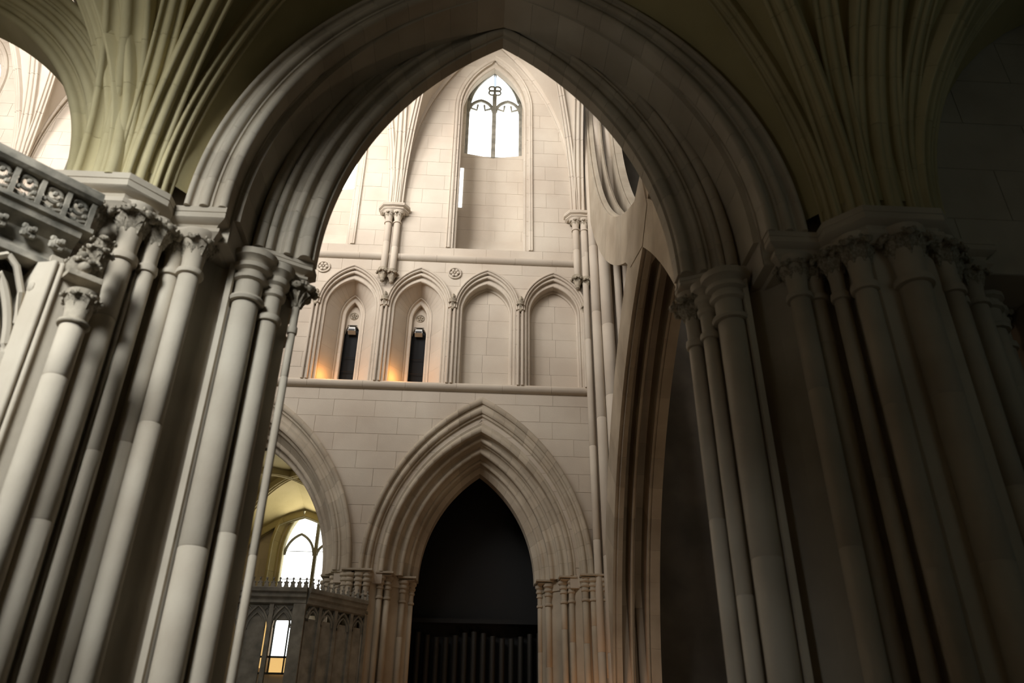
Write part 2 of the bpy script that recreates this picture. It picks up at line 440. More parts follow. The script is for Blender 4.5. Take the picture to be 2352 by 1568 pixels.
def far_pier(cx, lab, kl=1.0):
    t = thing('arcade_pier', lab, 'pier', (cx, 15.2, 0))
    for P in ([(-0.30*kl, -0.62), (0.30, -0.62), (0.62, -0.32), (0.98, -0.05), (0.98, 0.30), (0.45, 0.6), (-0.45*kl, 0.6), (-0.98*kl, 0.30), (-0.98*kl, -0.05), (-0.62*kl, -0.32)],):
        MB().prism(P, 0, ZS - 0.2).build('core', M_STONE, t, smooth=False)
        MB().prism(offset_poly(P, 0.02), ZS - 0.2, ZS).build('core_head', M_STONE, t, smooth=False)
    MB().prism([(-1.2, -0.8), (1.2, -0.8), (1.2, 0.8), (-1.2, 0.8)], 0, 0.35).build('base', M_STONE, t, smooth=False)
    sp = []
    for s in (-1, 1):
        k_ = 1.0 if s > 0 else kl
        sp += [(s*k_*x, y, r) for x, y, r in ((0.10, -0.68, .055), (0.24, -0.66, .055), (0.47, -0.50, .05), (0.60, -0.42, .055), (0.86, -0.17, .055), (1.00, -0.02, .05))]
    for i, (x, y, r) in enumerate(sp):
        shaft(t, x, y, r, 0.35, ZS - 0.46, drum=1.4, n=12)
        ring_capital(t, x, y, r, ZS - 0.46, ZS - 0.07, n=14)
    for s in (-1, 1):
        for (xa, xb, y0, y1) in ((0.0, 0.34, -0.80, -0.55), (0.38, 0.70, -0.62, -0.30), (0.76, 1.09, -0.28, 0.1)):
            q = s if s > 0 else -kl
            abacus(t, [(q*xa, y0), (q*xb, y0), (q*xb, y1), (q*xa, y1)], ZS, 0.08)
    return t
far_pier(-2.10, 'clustered stone pier between the two far arches, beside the tomb canopy', 0.6)
far_pier(2.30, 'clustered stone pier on the right of the dark far arch')
far_pier(-6.50, 'clustered stone pier hidden behind the near left pier')

# ------------------------------------------------------------------ triforium
def tri_arch(cx, lab, lancet):
    t = thing('triforium_arch', lab, 'arch')
    ahh = lambda a0, a1, h0, h1, w: (lambda r: (a0 + (a1-a0)*r/w, h0 + (h1-h0)*r/w))
    f = mould((0, 14.58), (0.09, 14.53), 'rr', 4)
    order(t, 'hood_mould', cx, 10.88, f + [(0.09, 14.61), (0, 14.61)], ahh(0.64, 0.72, 0.92, 1.03, .09), 7, M_WALL, gap=0.002)
    f = mould((0, 14.70), (0.11, 14.60), 'rhr', 4)
    order(t, 'outer_order', cx, 10.88, f + [(0.11, 14.8), (0, 14.85)], ahh(0.53, 0.64, 0.72, 0.90, .11), 8, M_WALL, zb=9.06, gap=0.002)
    if lancet:
        f = [(0.0, 15.10), (0.30, 14.72), (0.34, 14.72), (0.34, 15.25), (0, 15.25)]
        order(t, 'splayed_order', cx, 10.88, f, ahh(0.24, 0.56, 0.52, 0.78, .34), 8, M_WALL, zb=9.06, gap=0.002)
        f = mould((0, 15.16), (0.10, 15.04), 'rhf', 4)
        order(t, 'inner_order', cx, 10.88, f + [(0.12, 15.3), (0, 15.3)], ahh(0.17, 0.27, 0.40, 0.54, .10), 6, M_WALL, zb=9.06, gap=0.002)
        # carved panel with a pierced rosette in the head of the lancet
        hd = MB(); n = 12; ring = []
        for i in range(n + 1):
            x, z = arc_pt(0.18, 0.42, i / n); ring.append((cx + x, 10.88 + z))
        for i in range(n - 1, -1, -1):
            x, z = arc_pt(0.18, 0.42, i / n); ring.append((cx - x, 10.88 + z))
        for i in range(0, 9):
            a = PI - PI * i / 8; ring.append((cx - 0.0 + 0.155*math.cos(a), 10.55 + 0.20*math.sin(a)))
        hd.grid([[(x, y, z) for x, z in ring] for y in (15.24, 15.32)], True).build('head_panel', M_WALL, t, smooth=False)
        rz = MB(); zc = 10.98
        rz.tube([(cx + 0.085*math.cos(2*PI*i/16), 15.235, zc + 0.085*math.sin(2*PI*i/16)) for i in range(16)], 0.014, 6, True)
        for i in range(5):
            a = 2*PI*i/5 + PI/2; rz.blob((cx + 0.045*math.cos(a), 15.23, zc + 0.045*math.sin(a)), 0.022, 0.018, 0.022)
        rz.blob((cx, 15.23, zc), 0.014, 0.02, 0.014)
        rz.build('rosette', M_CARVE, t)
        bar = MB()
        for zz in (9.62, 9.97, ): bar.tube([(cx - 0.18, 15.3, zz), (cx + 0.18, 15.3, zz)], 0.006, 6)
        bar.build('iron_bar', M_IRON, t)
    else:
        f = [(0.0, 14.86), (0.04, 14.84), (0.06, 14.95), (0, 14.95)]
        order(t, 'inner_order', cx, 10.88, f, ahh(0.50, 0.56, 0.68, 0.75, .06), 7, M_WALL, zb=9.06, gap=0.002)
        for zz in courses(9.06, 11.64, 0.43)[:-1]:
            for (xa, xb) in ((-0.54, random.uniform(-.1, .1)), (None, 0.54)):
                if xa is None: xa = last
                last = xb
                MB().box(cx + xa + .002, cx + xb - .002, 14.90, 14.96, zz + .002, zz + 0.428).build('panel_stone', M_WALL, t, smooth=False)
    MB().grid([[(cx + s, y, z) for y, z in ((14.6, 9.06), (14.6, 9.0), (15.36, 9.0), (15.36, 9.06))] for s in (-0.66, 0.66)], True).build('sill', M_WALL, t, smooth=False)
    return t
tl = ['triforium arch hidden behind the near left pier', 'triforium lancet arch, leftmost of the four above the string course',
      'triforium lancet arch right under the corbelled vault shafts', 'blind triforium arch right of the lancets, below the big window', 'blind triforium arch, rightmost, beside the corner shafts']
for i, c in enumerate(tri_c[1:]):
    tri_arch(c, tl[i + 1], i < 2)
# jamb shafts between the triforium arches are part of a slim wall shaft thing each
for i, x in enumerate([tri_c[1] - 0.735, tri_c[1] + 0.735, tri_c[2] + 0.735, tri_c[3] + 0.735, tri_c[4] + 0.68]):
    names = ['slim shaft left of the leftmost lancet arch', 'slim shaft between the two lancet arches', 'slim shaft between the right lancet and the left blind arch', 'slim shaft between the two blind arches', 'slim shaft at the right end of the blind arches']
    t = thing('jamb_shaft', names[i] + ' of the triforium', 'shaft', (x, 14.57, 9.06))
    for s in (-0.045, 0.045):
        MB().lathe([(0.028, 0), (0.028, 1.80)], s, 0, 10).build('shaft', M_WALL, t)
    # head or leaf stop carved above the shafts
    hb = MB().lathe([(0.035, 1.78), (0.05, 1.80), (0.045, 1.84), (0.06, 1.92), (0.085, 2.0), (0.09, 2.03)], 0, 0, 10)
    c = hb.build('corbel_head', M_CARVE, t); leaves(c, 0, 0, 1.84, 0.055, 0.14, 5)
    MB().blob((0, -0.05, 2.08), 0.05, 0.055, 0.07).build('carved_stop', M_CARVE, t)

# carved roundels in the spandrels
for (x, z, lab) in ((-0.60, 11.80, 'round carved rosette between the lancet and blind arches'), (-3.50, 11.84, 'round carved rosette beside the near left capital')):
    t = thing('carved_roundel', lab, 'rosette', (x, 14.58, z))
    MB().tube([(0.135*math.cos(2*PI*i/20), 0, 0.135*math.sin(2*PI*i/20)) for i in range(20)], 0.022, 7, True).build('rim', M_WALL, t)
    for i in range(6):
        a = 2*PI*i/6
        MB().blob((0.07*math.cos(a), -0.01, 0.07*math.sin(a)), 0.036, 0.03, 0.036, 7, 5).build('petal', M_WALL, t)
    MB().blob((0, -0.02, 0), 0.026, 0.03, 0.026, 7, 5).build('boss', M_WALL, t)

# floodlights hung in the lancets
for i, (c, lab) in enumerate(((tri_c[1], 'small white floodlight hung in the left lancet opening'), (tri_c[2], 'small white floodlight hung in the right lancet opening'))):
    t = thing('floodlight', lab, 'lamp', (c - 0.01, 15.22, 10.62))
    MB().add([(-.085,-.05,-.05),(.085,-.05,-.05),(.085,.06,-.09),(-.085,.06,-.09),(-.07,-.02,.06),(.07,-.02,.06),(.07,.06,.04),(-.07,.06,.04)],
             [(0,3,2,1),(4,5,6,7),(0,1,5,4),(1,2,6,5),(2,3,7,6),(3,0,4,7)]).build('housing', M_LAMP, t, smooth=False)
    MB().box(-.07, .07, -.058, -.05, -.045, -.005).build('lens', M_IRON, t, smooth=False)
    MB().tube([(-.1, 0, 0), (-.1, .02, .12), (.1, .02, .12), (.1, 0, 0)], 0.008, 6).build('bracket', M_IRON, t)
    # small amber uplight on the sill that gives the warm glow on the left splay
    u = thing('sill_uplight', ('small amber uplight on the sill of the left lancet' if i == 0 else 'small amber uplight on the sill of the right lancet'), 'lamp', (c - 0.30, 14.72, 9.07))
    MB().lathe([(0.02, 0), (0.03, 0.002), (0.03, 0.05), (0.024, 0.055), (0.024, 0.05)], 0, 0, 12).build('housing', M_IRON, u)
    lamp('uplight_bulb', (c - 0.27, 14.66, 9.25), 6.5, (1.0, 0.42, 0.10), 0.03)

# ------------------------------------------------------------------ clerestory windows
def clere(cx, idx, lab):
    t = thing('window_%d' % idx, lab, None, kind='structure')
    gb = 15.0 if idx == 2 else 16.42      # sill of the glazing
    ahh = lambda a0, a1, h0, h1, w: (lambda r: (a0 + (a1-a0)*r/w, h0 + (h1-h0)*r/w))
    f = mould((0, 14.72), (0.18, 14.55), 'rhrf', 4)
    order(t, 'window_surround', cx, 16.95, f + [(0.2, 14.62), (0.02, 14.9)], ahh(0.78, 0.98, 1.60, 1.95, .18), 8, M_WALL, zb=12.5, gap=0.003, blockh=0.55)
    # deep reveal and rear wall with the glazed opening
    MB().box(cx - 1.05, cx - 0.86, 14.98, 15.75, 12.3, 20.2).box(cx + 0.94, cx + 1.05, 14.98, 15.75, 12.3, 20.2).build('reveal', M_WALL, t, smooth=False)
    back = thing('rear_wall', 'ashlar back of the window recess', None); back.parent = t; del back['label']
    wall_zone(back, courses(12.3, 19.9, 0.4), cx - 1.05, cx + 1.05, 15.7, 16.1, [(cx + 0.03, 0.76, 1.55, 18.25, gb)], block=0.6, stuff=True)
    MB().add([(cx-.9, 15.71, 13.6), (cx+.95, 15.71, 13.6), (cx+.95, 15.2, 12.45), (cx-.9, 15.2, 12.45), (cx-.9, 15.75, 12.4), (cx+.95, 15.75, 12.4)],
             [(0,1,2,3), (0,3,4), (1,5,2), (3,2,5,4), (0,4,5,1)]).build('sloping_sill', M_WALL, t, smooth=False)
    fr = MB(); gx = cx + 0.03; yb = 15.86
    # mullion, frame and tracery of a two-light window
    fr.box(gx - 0.055, gx + 0.055, yb - 0.08, yb + 0.08, gb - .02, 18.75)
    def arcline(cx_, a, h, z0, r):
        pts = [(cx_ + arc_pt(a, h, i/10)[0], yb, z0 + arc_pt(a, h, i/10)[1]) for i in range(11)]
        pts += [(cx_ - arc_pt(a, h, i/10)[0], yb, z0 + arc_pt(a, h, i/10)[1]) for i in range(9, -1, -1)]
        fr.tube(pts, r, 6)
    for s in (-1, 1):
        arcline(gx + s*0.37, 0.33, 0.42, 18.15, 0.045)
        for q in (-0.16, 0.16):
            fr.tube([(gx + s*0.37 + q*1.9, yb, 18.28), (gx + s*0.37 + q*0.7, yb, 18.2), (gx + s*0.37 + q*0.55, yb, 18.4)], 0.03, 5)
    arcline(gx, 0.72, 1.50, 18.25, 0.07)
    for i in range(4):
        a = PI/4 + PI/2*i
        fr.tube([(gx + 0.11*math.cos(a) + 0.09*math.cos(2*PI*j/10), yb, 18.98 + 0.11*math.sin(a) + 0.09*math.sin(2*PI*j/10)) for j in range(10)], 0.025, 5, True)
    for s in (-1, 1): fr.box(gx + s*0.72 - 0.04, gx + s*0.72 + 0.04, yb - 0.06, yb + 0.06, gb - .02, 18.3)
    fr.box(gx - 0.76, gx + 0.76, yb - 0.06, yb + 0.06, gb - .06, gb + .02)
    fr.build('tracery', M_TOMB, t, smooth=True)
    for s in (-1, 1):
        p = MB().box(gx + s*0.37 - 0.33, gx + s*0.37 + 0.33, yb + 0.02, yb + 0.03, gb, 19.85).build('pane', M_GLASS, t, smooth=False)
    # added glowing strip for a sunlit sliver of the side passage
    MB().box(cx - 0.84, cx - 0.72, 15.685, 15.70, 14.6, 15.9).build('side_pane', M_GLASS, t, smooth=False)
    return t
cl_l = ['tall two-light clerestory window above the blind arches', 'clerestory window cut off by the near arch on the left', 'clerestory window further left behind the vault springing', 'clerestory window at the far left edge']
for i, c in enumerate(cl_c): clere(c, i + 1, cl_l[i])

# ------------------------------------------------------------------ vault shafts and high vault
YR = 10.25; ZR = 20.4
def vault_rib(parent, p0, p1, zs, H, w, nv, mat, name='rib', pat='rhRhr', stilt=0.0):
    """curved rib from p0 (plan) to p1 (plan), springing zs, rise H; voussoirs as sub-parts"""
    par = bpy.data.objects.new(name, None); COL.objects.link(par); par.parent = parent
    A, B = Vector(p0), Vector(p1); D = B - A; L = D.length; D.normalize(); N = Vector((-D.y, D.x))
    mould.flip = True
    line = mould((-w/2, 0), (w/2, 0), pat, 5); mould.flip = False      # (side, -down)
    prof = [(s, q) for s, q in line] + [(w/2, -w*0.9), (-w/2, -w*0.9)]
    def pt(t, s, q):
        if stilt:
            if t < 0.25: x, z = L, stilt * t / 0.25; tx, tz = 0, 1
            else: x, z = arc_pt(L, H - stilt, (t - 0.25) / 0.75); z += stilt
        else: x, z = arc_pt(L, H, t)
        return A + D * (L - x), zs + z
    rows_t = []
    nseg = nv * 3
    def frame(t):
        (c, z) = pt(t, 0, 0); (c2, z2) = pt(min(1, t + .01), 0, 0); (c1, z1) = pt(max(0, t - .01), 0, 0)
        T = Vector((c2.x - c1.x, c2.y - c1.y, z2 - z1)).normalized()
        n3 = Vector((N.x, N.y, 0)); dn = T.cross(n3).normalized()
        # 'down' = towards the inside of the curve
        inside = Vector((D.x, D.y, -0.35))
        if dn.dot(inside) < 0: dn = -dn
        return Vector((c.x, c.y, z)), n3, dn
    for i in range(nv):
        rows = []
        for k in range(4):
            t = (i + (0.003 + 0.994 * k / 3)) / nv
            o, n3, dn = frame(t)
            rows.append([o + n3 * s + dn * q for s, q in prof])
        MB().grid(rows, True).build('voussoir', mat, par)
    return par, pt
def web(name_mb, ptA, ptB, n=10, m=4, lift=0.13, bulge=0.10):
    rows = []
    for i in range(n + 1):
        t = i / n; (a, za) = ptA(t, 0, 0); (b, zb) = ptB(t, 0, 0)
        row = []
        for j in range(m + 1):
            s = j / m; q = a.lerp(b, s); row.append((q.x, q.y, za + (zb - za)*s + lift + bulge * math.sin(PI*s) * t))
        rows.append(row)
    name_mb.grid(rows)

hv = thing('ceiling_high_vault', 'high rib vault over the tall vessel', None, kind='structure')
webm = MB()
def vshaft(x, lab, rib=True):
    t = thing('vault_shaft', lab, 'shaft', (x, YF, 0))
    for dx, dy, zb in ((-0.10, -0.12, 11.78), (0.10, -0.12, 11.74)):
        sp = shaft(t, dx, dy, 0.075, zb, 13.02, drum=0.6, mat=M_WALL, n=14)
        capital(t, dx, dy, 0.075, 13.02, 13.34, 2.0, M_WALL, 6, 14)
        c = MB().lathe([(0.02, zb - 0.36), (0.05, zb - 0.33), (0.045, zb - 0.29), (0.075, zb - 0.2), (0.11, zb - 0.06), (0.115, zb - 0.02), (0.09, zb)], dx, dy, 14).build('corbel', M_CARVE, t)
        leaves(c, dx, dy, zb - 0.26, 0.06, 0.22, 6)
    MB().lathe([(0.035, 12.98), (0.035, 11.7)], 0, -0.05, 10).build('fillet_shaft', M_WALL, t)
    abacus(t, [(-0.36, 0.05), (-0.36, -0.12), (-0.24, -0.29), (0.0, -0.31), (0.24, -0.29), (0.36, -0.12), (0.36, 0.05)], 13.52, 0.18, mat=M_WALL)
    return t
vs_l = {-2.07: 'paired vault shafts on leafy corbels between the lancet arches', 2.22: 'paired vault shafts beside the corner pier, right of the big window',
        -6.45: 'paired vault shafts behind the near left pier', -10.85: 'paired vault shafts seen through the left arch', -15.2: 'paired vault shafts beyond the left edge of the frame'}
for x in (-2.07, 2.22, -6.45, -10.85):
    vshaft(x, vs_l[x])
VX = [2.22, -2.07, -6.45, -10.85, -15.2]
hr = thing('high_vault_ribs', 'pale ribs fanning up from the vault shafts to the high vault', 'vault ribs')
for i in range(4):
    xa, xb = VX[i], VX[i+1]; xc = (xa + xb)/2
    for (x, sgn) in ((xa, -1), (xb, 1)):
        wr, pw = vault_rib(hr, (x + sgn*0.17, YF - 0.06), (xc, YF - 0.03), 13.5, 5.9, 0.15, 8, M_WALL, 'wall_rib', 'rhr', stilt=0.9)
        dr, pd = vault_rib(hr, (x + sgn*0.11, YF - 0.16), (xc, YR), 13.5, 6.7, 0.17, 8, M_WALL, 'diagonal_rib')
        web(webm, pw, pd)
        _, pt_ = (None, None)
        p0 = Vector((x, YF - 0.18)); Lt = YF - 0.18 - YR
        def ptt(t, s, q, x=x, Lt=Lt): 
            a, z = arc_pt(Lt, 6.7, t); return Vector((x, YR + a)), 13.5 + z
        web(webm, pd, ptt)
    vault_rib(hr, (xa, YF - 0.18), (xa, YR), 13.5, 6.7, 0.24, 8, M_WALL, 'transverse_rib', 'rhRhr')
webm.box(-16, 9, 5.9, YR + 0.5, 20.6, 20.8)
webm.box(2.2, 9, 5.9, 21, 20.6, 20.8)
webm.build('vault_web', M_WALL, hv, smooth=True, ang=60)

# ------------------------------------------------------------------ crossing corner pier on the right end of the far wall
cp = thing('crossing_pier', 'tall pale corner pier with full-height shafts right of the far wall', 'pier', (3.0, 15.0, 0))
MB().prism([(-0.66, -0.42), (-0.30, -0.62), (0.2, -0.62), (0.32, -0.5), (0.32, 1.2), (-0.66, 1.2)], 0, 20.6).build('core', M_WALL, cp, smooth=False)
for (x, y, r) in ((-0.70, -0.52, .07), (-0.52, -0.66, .10), (-0.30, -0.74, .13), (-0.03, -0.74, .08), (0.17, -0.70, .09)):
    shaft(cp, x, y, r, 0.3, 20.5, drum=2.2, mat=M_WALL, n=16)
MB().box(-0.9, 0.9, -1.0, 1.2, 0, 0.3).build('base', M_STONE, cp, smooth=False)

# scissor arch of the crossing ------------------------------------------
sc_ = thing('scissor_arch', 'tall moulded arch with dark hollows crossing under the tower, right', 'arch')
YC, ZA = 9.6, 2.3
def sprof():
    X0 = 2.42; D = 0.5
    P = [(0.03, X0), (0.03, X0 + 0.035), (0.06, X0 + 0.045), (0.06, X0 + 0.06), (0.0, X0 + 0.07), (0.0, X0 + 0.15)]
    for xa, xb in ((0.15, 0.30), (0.44, 0.58)):
        P += [(D, X0 + xa), (D, X0 + xb), (0.0, X0 + xb), (0.0, X0 + xb + 0.03), (0.03, X0 + xb + 0.035), (0.03, X0 + xb + 0.05), (0.0, X0 + xb + 0.055)]
    P += [(0.0, X0 + 0.80), (0.9, X0 + 0.80), (0.9, X0)]
    return P
def fsc(u, v, w): return (v, YC + u, w)
order(sc_, 'lower_arch', 0, ZA, sprof(), lambda r: (4.55 + r, 6.6 + r*1.1), 16, M_STONE, zb=0.0, fx=fsc, seg=3, blockh=0.8, ah2=lambda r: (2.9 + r*0.8, 6.6 + r*1.1))
ZM = ZA + 6.6 + 0.33
order(sc_, 'inverted_arch', 0, ZA, [(r, x + 0.015) for r, x in sprof()], lambda r: (4.55 + r, 6.6 + r*1.1), 16, M_STONE, fx=lambda u, v, w: (v + 0.0, YC + u, 2*ZM + 0.45 - w), seg=3, ah2=lambda r: (2.9 + r*0.8, 6.6 + r*1.1))
MB().grid([[(x, y, z) for y, z in ((9.1, 9.35), (9.6, 8.95), (10.5, 9.2), (10.9, 9.6), (10.0, 10.0), (9.3, 10.15))] for x in (2.41, 3.15)], True).build('crossing_block', M_STONE, sc_, smooth=False)
# side closure
MB().box(3.3, 9.0, 16.3, 16.8, 0, 20.6).build('wall_crossing_far', M_SHADED, tag(thing('wall_crossing', 'plain wall of the crossing, mostly hidden', None, kind='structure')), smooth=False)
MB().box(8.8, 9.2, -1.6, 21, 0, 20.8).build('wall_right', M_JOINT, None, smooth=False)['kind'] = 'structure'
MB().box(-16.2, -15.7, -1.6, 21, 0, 20.8).build('wall_left', M_JOINT, None, smooth=False)['kind'] = 'structure'

# ------------------------------------------------------------------ far aisle behind the left far arch
wa = thing('wall_far_aisle', 'outer wall of the far aisle with a bright window', None, kind='structure')
FWX = -4.15
wall_zone(wa, courses(0, 9.4, 0.42), -7.0, 2.4, 20.2, 20.8, [(FWX, 0.62, 1.3, 7.05, 6.0)], block=0.7, stuff=True)
t = thing('window_5', 'bright pointed aisle window inside the left far arch', None, kind='structure')
f = mould((0, 20.25), (0.3, 20.0), 'rhFr', 4)
order(t, 'window_surround', FWX, 7.05, f + [(0.3, 20.3), (0, 20.6)], lambda r: (0.60 + r, 1.28 + r*1.2), 8, M_RIB, zb=6.0, blockh=0.5)
fr = MB()
fr.box(FWX + 0.15, FWX + 0.23, 20.32, 20.44, 6.0, 7.9)
for s, a in ((-0.22, 0.36), (0.41, 0.19)):
    pts = [(FWX + s + arc_pt(a, a*1.5, i/8)[0], 20.38, 7.0 + arc_pt(a, a*1.5, i/8)[1]) for i in range(9)]
    pts += [(FWX + s - arc_pt(a, a*1.5, i/8)[0], 20.38, 7.0 + arc_pt(a, a*1.5, i/8)[1]) for i in range(7, -1, -1)]
    fr.tube(pts, 0.035, 6)
for zz in (6.4, 7.1): fr.box(FWX - 0.6, FWX + 0.6, 20.385, 20.40, zz, zz + 0.012)
fr.build('tracery', M_TOMB, t)
MB().box(FWX - 0.62, FWX + 0.16, 20.45, 20.46, 6.0, 8.4).build('pane', M_GLASS, t, smooth=False)
MB().box(FWX + 0.22, FWX + 0.62, 20.45, 20.46, 6.0, 8.4).build('pane', M_GLASS, t, smooth=False)
far_v = thing('ceiling_far_aisle', 'yellow washed vault of the far aisle', None, kind='structure')
fr_ribs = thing('aisle_vault_ribs', 'ochre vault ribs inside the left far arch, above the bright window', 'vault ribs')
wm = MB()
cxa, cya = -4.30, 18.0
for (sx, sy) in ((-1, -1), (1, -1), (-1, 1), (1, 1)):
    ex, ey = cxa + sx*2.05, cya + sy*2.05
    _, pd = vault_rib(fr_ribs, (ex, ey), (cxa, cya), ZS, 2.95, 0.16, 7, M_RIB, 'diagonal_rib')
    if sx == 1 or True:
        def pa(t, s, q, ex=ex, ey=ey, sx=sx): a, z = arc_pt(2.05, 2.7, t); return Vector((cxa + sx*a, ey)), ZS + z
        def pb(t, s, q, ex=ex, ey=ey, sy=sy): a, z = arc_pt(2.05, 2.7, t); return Vector((ex, cya + sy*a)), ZS + z
        web(wm, pa, pd); web(wm, pd, pb)
for sx in (-1, 1):
    for sy in (-1, 1):
        vault_rib(fr_ribs, (cxa + sx*2.1, cya + sy*2.05), (cxa + sx*2.1, cya), ZS, 2.75, 0.30, 7, M_RIB, 'transverse_rib', 'rhrRrhr')
for sx in (-1, 1):
    vault_rib(fr_ribs, (cxa + sx*2.05, 20.1), (cxa, 20.1), ZS, 2.7, 0.2, 7, M_RIB, 'wall_rib', 'rhr')
wm.build('vault_web', M_VAULT, far_v, ang=60)
MB().box(-7.2, 2.6, 15.8, 21, 9.0, 9.2).build('roof_slab', M_JOINT, far_v, smooth=False)
MB().box(-7.4, -7.0, 15.8, 21, 0, 9.2).build('wall_far_aisle_end', M_JOINT, wa, smooth=False)

# organ case in the middle far arch; its near-black panel paints in the opening's shade
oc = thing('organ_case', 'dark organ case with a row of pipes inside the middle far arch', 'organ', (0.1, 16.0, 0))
MB().box(-2.3, 2.3, 0.25, 0.5, 0, 9.0).build('shade_panel', M_DARK, oc, smooth=False)
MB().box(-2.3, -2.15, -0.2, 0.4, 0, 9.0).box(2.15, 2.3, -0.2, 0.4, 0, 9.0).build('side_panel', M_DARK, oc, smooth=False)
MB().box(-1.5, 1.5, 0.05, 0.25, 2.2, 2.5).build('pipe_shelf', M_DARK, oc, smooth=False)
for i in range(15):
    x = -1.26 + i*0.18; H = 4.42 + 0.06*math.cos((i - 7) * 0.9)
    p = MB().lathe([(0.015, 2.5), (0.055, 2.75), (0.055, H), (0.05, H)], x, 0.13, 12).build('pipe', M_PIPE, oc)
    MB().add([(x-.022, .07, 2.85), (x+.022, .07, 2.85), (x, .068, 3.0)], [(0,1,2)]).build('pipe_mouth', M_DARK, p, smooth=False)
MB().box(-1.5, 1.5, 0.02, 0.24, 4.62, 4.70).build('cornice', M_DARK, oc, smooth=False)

# ------------------------------------------------------------------ canopied tomb in front of the left far arch
tb = thing('tomb_canopy', 'grey openwork stone tomb canopy with a row of crestings, lower left of centre', 'tomb', (-2.68, 13.6, 0))
W, Dp = 1.5, 1.2; ztop = 4.62
cor = MB()
pr = [(0, -0.22), (-0.03, -0.2), (-0.03, -0.14), (-0.07, -0.11), (-0.07, -0.05), (-0.10, -0.03), (-0.10, 0.03), (-0.04, 0.05), (0, 0.06), (0.12, 0.06), (0.12, -0.22)]
MB().grid([[(q, a, ztop + b) for a, b in pr] for q in (-W, 0.0)], True).build('front_cornice', M_TOMB, tb)
MB().grid([[(-a, q, ztop + b) for a, b in pr] for q in (0.0, Dp)], True).turn(-PI/4).build('side_cornice', M_TOMB, tb)
MB().prism([(-W, 0.02), (0, 0.02), (0.9, 0.92), (0.9, Dp), (-W, Dp)], 4.46, 4.50).build('tester', M_TOMB, tb, smooth=False)
def finial(p, x, y, z, s, ang=0):
    m = MB(); m.add([(x-.5*s, y-.15*s, z), (x+.5*s, y-.15*s, z), (x+.5*s, y+.15*s, z), (x-.5*s, y+.15*s, z), (x-.32*s, y, z+.9*s), (x+.32*s, y, z+.9*s), (x, y, z+1.7*s)],
                    [(0,1,5,4), (2,3,4,5), (1,2,5), (3,0,4), (4,5,6), (0,3,2,1)])
    m.blob((x, y, z + 1.7*s), .22*s, .2*s, .28*s, 6, 4); m.blob((x-.34*s, y, z+.95*s), .18*s, .16*s, .2*s, 6, 4); m.blob((x+.34*s, y, z+.95*s), .18*s, .16*s, .2*s, 6, 4)
    return m.turn(ang).build('cresting', M_TOMB, p)
for i in range(14): finial(tb, -W + 0.05 + i*0.108, 0.0, ztop + 0.05, 0.085)
for i in range(12): finial(tb, 0.0, 0.08 + i*0.105, ztop + 0.05, 0.085, -PI/4)
def post(x, y, w=0.055, ang=0):
    MB().box(x-w, x+w, y-w, y+w, 0, ztop-0.2).add([(x-w*1.6, y-w*1.6, 0), (x+w*1.6, y-w*1.6, 0), (x+w*1.6, y+w*1.6, 0), (x-w*1.6, y+w*1.6, 0), (x, y, 1.0)], [(0,1,4), (1,2,4), (2,3,4), (3,0,4)]).turn(ang).build('post', M_TOMB, tb, smooth=False)
for x in (-0.05, -0.14): post(x, 0.03, 0.028)
for x in (-0.55, -0.98, -1.45): post(x, 0.03, 0.035)
for y in (0.30, 0.62, 0.95, 1.25): post(-0.03, y, 0.03, -PI/4)
MB().box(-0.20, 0.0, -0.02, 0.10, 0, ztop - .2).build('corner_post', M_TOMB, tb, smooth=False)
def trac(xa, xb, ztopp, y, axis='x'):
    m = MB(); c = (xa+xb)/2; a = (xb-xa)/2
    def Q(u, z): return (u, y, z) if axis == 'x' else (y, u, z)
    for sc2 in (1.0, 0.72):
        pts = [Q(c + arc_pt(a*sc2, a*1.9*sc2, i/8)[0], ztopp - a*2 + arc_pt(a*sc2, a*1.9*sc2, i/8)[1]) for i in range(9)]
        pts += [Q(c - arc_pt(a*sc2, a*1.9*sc2, i/8)[0], ztopp - a*2 + arc_pt(a*sc2, a*1.9*sc2, i/8)[1]) for i in range(7, -1, -1)]
        m.tube(pts, 0.022 if sc2 == 1 else 0.015, 5)
    for s in (-1, 1):
        m.tube([Q(c + s*a*0.75, ztopp - 0.03), Q(c + s*a*0.5, ztopp - 0.10), Q(c + s*a*0.75, ztopp - 0.20), Q(c + s*a*0.95, ztopp - 0.1)], 0.018, 5, True)
    m.turn(-PI/4 if axis == 'y' else 0).build('tracery', M_TOMB, tb)
trac(-0.53, -0.17, 4.40, 0.03); trac(-0.97, -0.57, 4.40, 0.03); trac(-1.44, -1.0, 4.40, 0.03)
for (a, b) in ((0.05, 0.29), (0.32, 0.61), (0.64, 0.94), (0.97, 1.24)): trac(a, b, 4.40, -0.03, 'y')
MB().box(-0.06, -0.04, 0.05, Dp, 0, 4.2).turn(-PI/4).build('side_panel', M_TOMB, tb, smooth=False)
MB().box(-W, -0.2, 0.045, 0.075, 4.16, 4.46).build('frieze_panel', M_TOMB, tb, smooth=False)
MB().box(-1.05, -0.62, 0.03, 0.06, 3.0, 4.2).build('blind_panel', M_TOMB, tb, smooth=False)
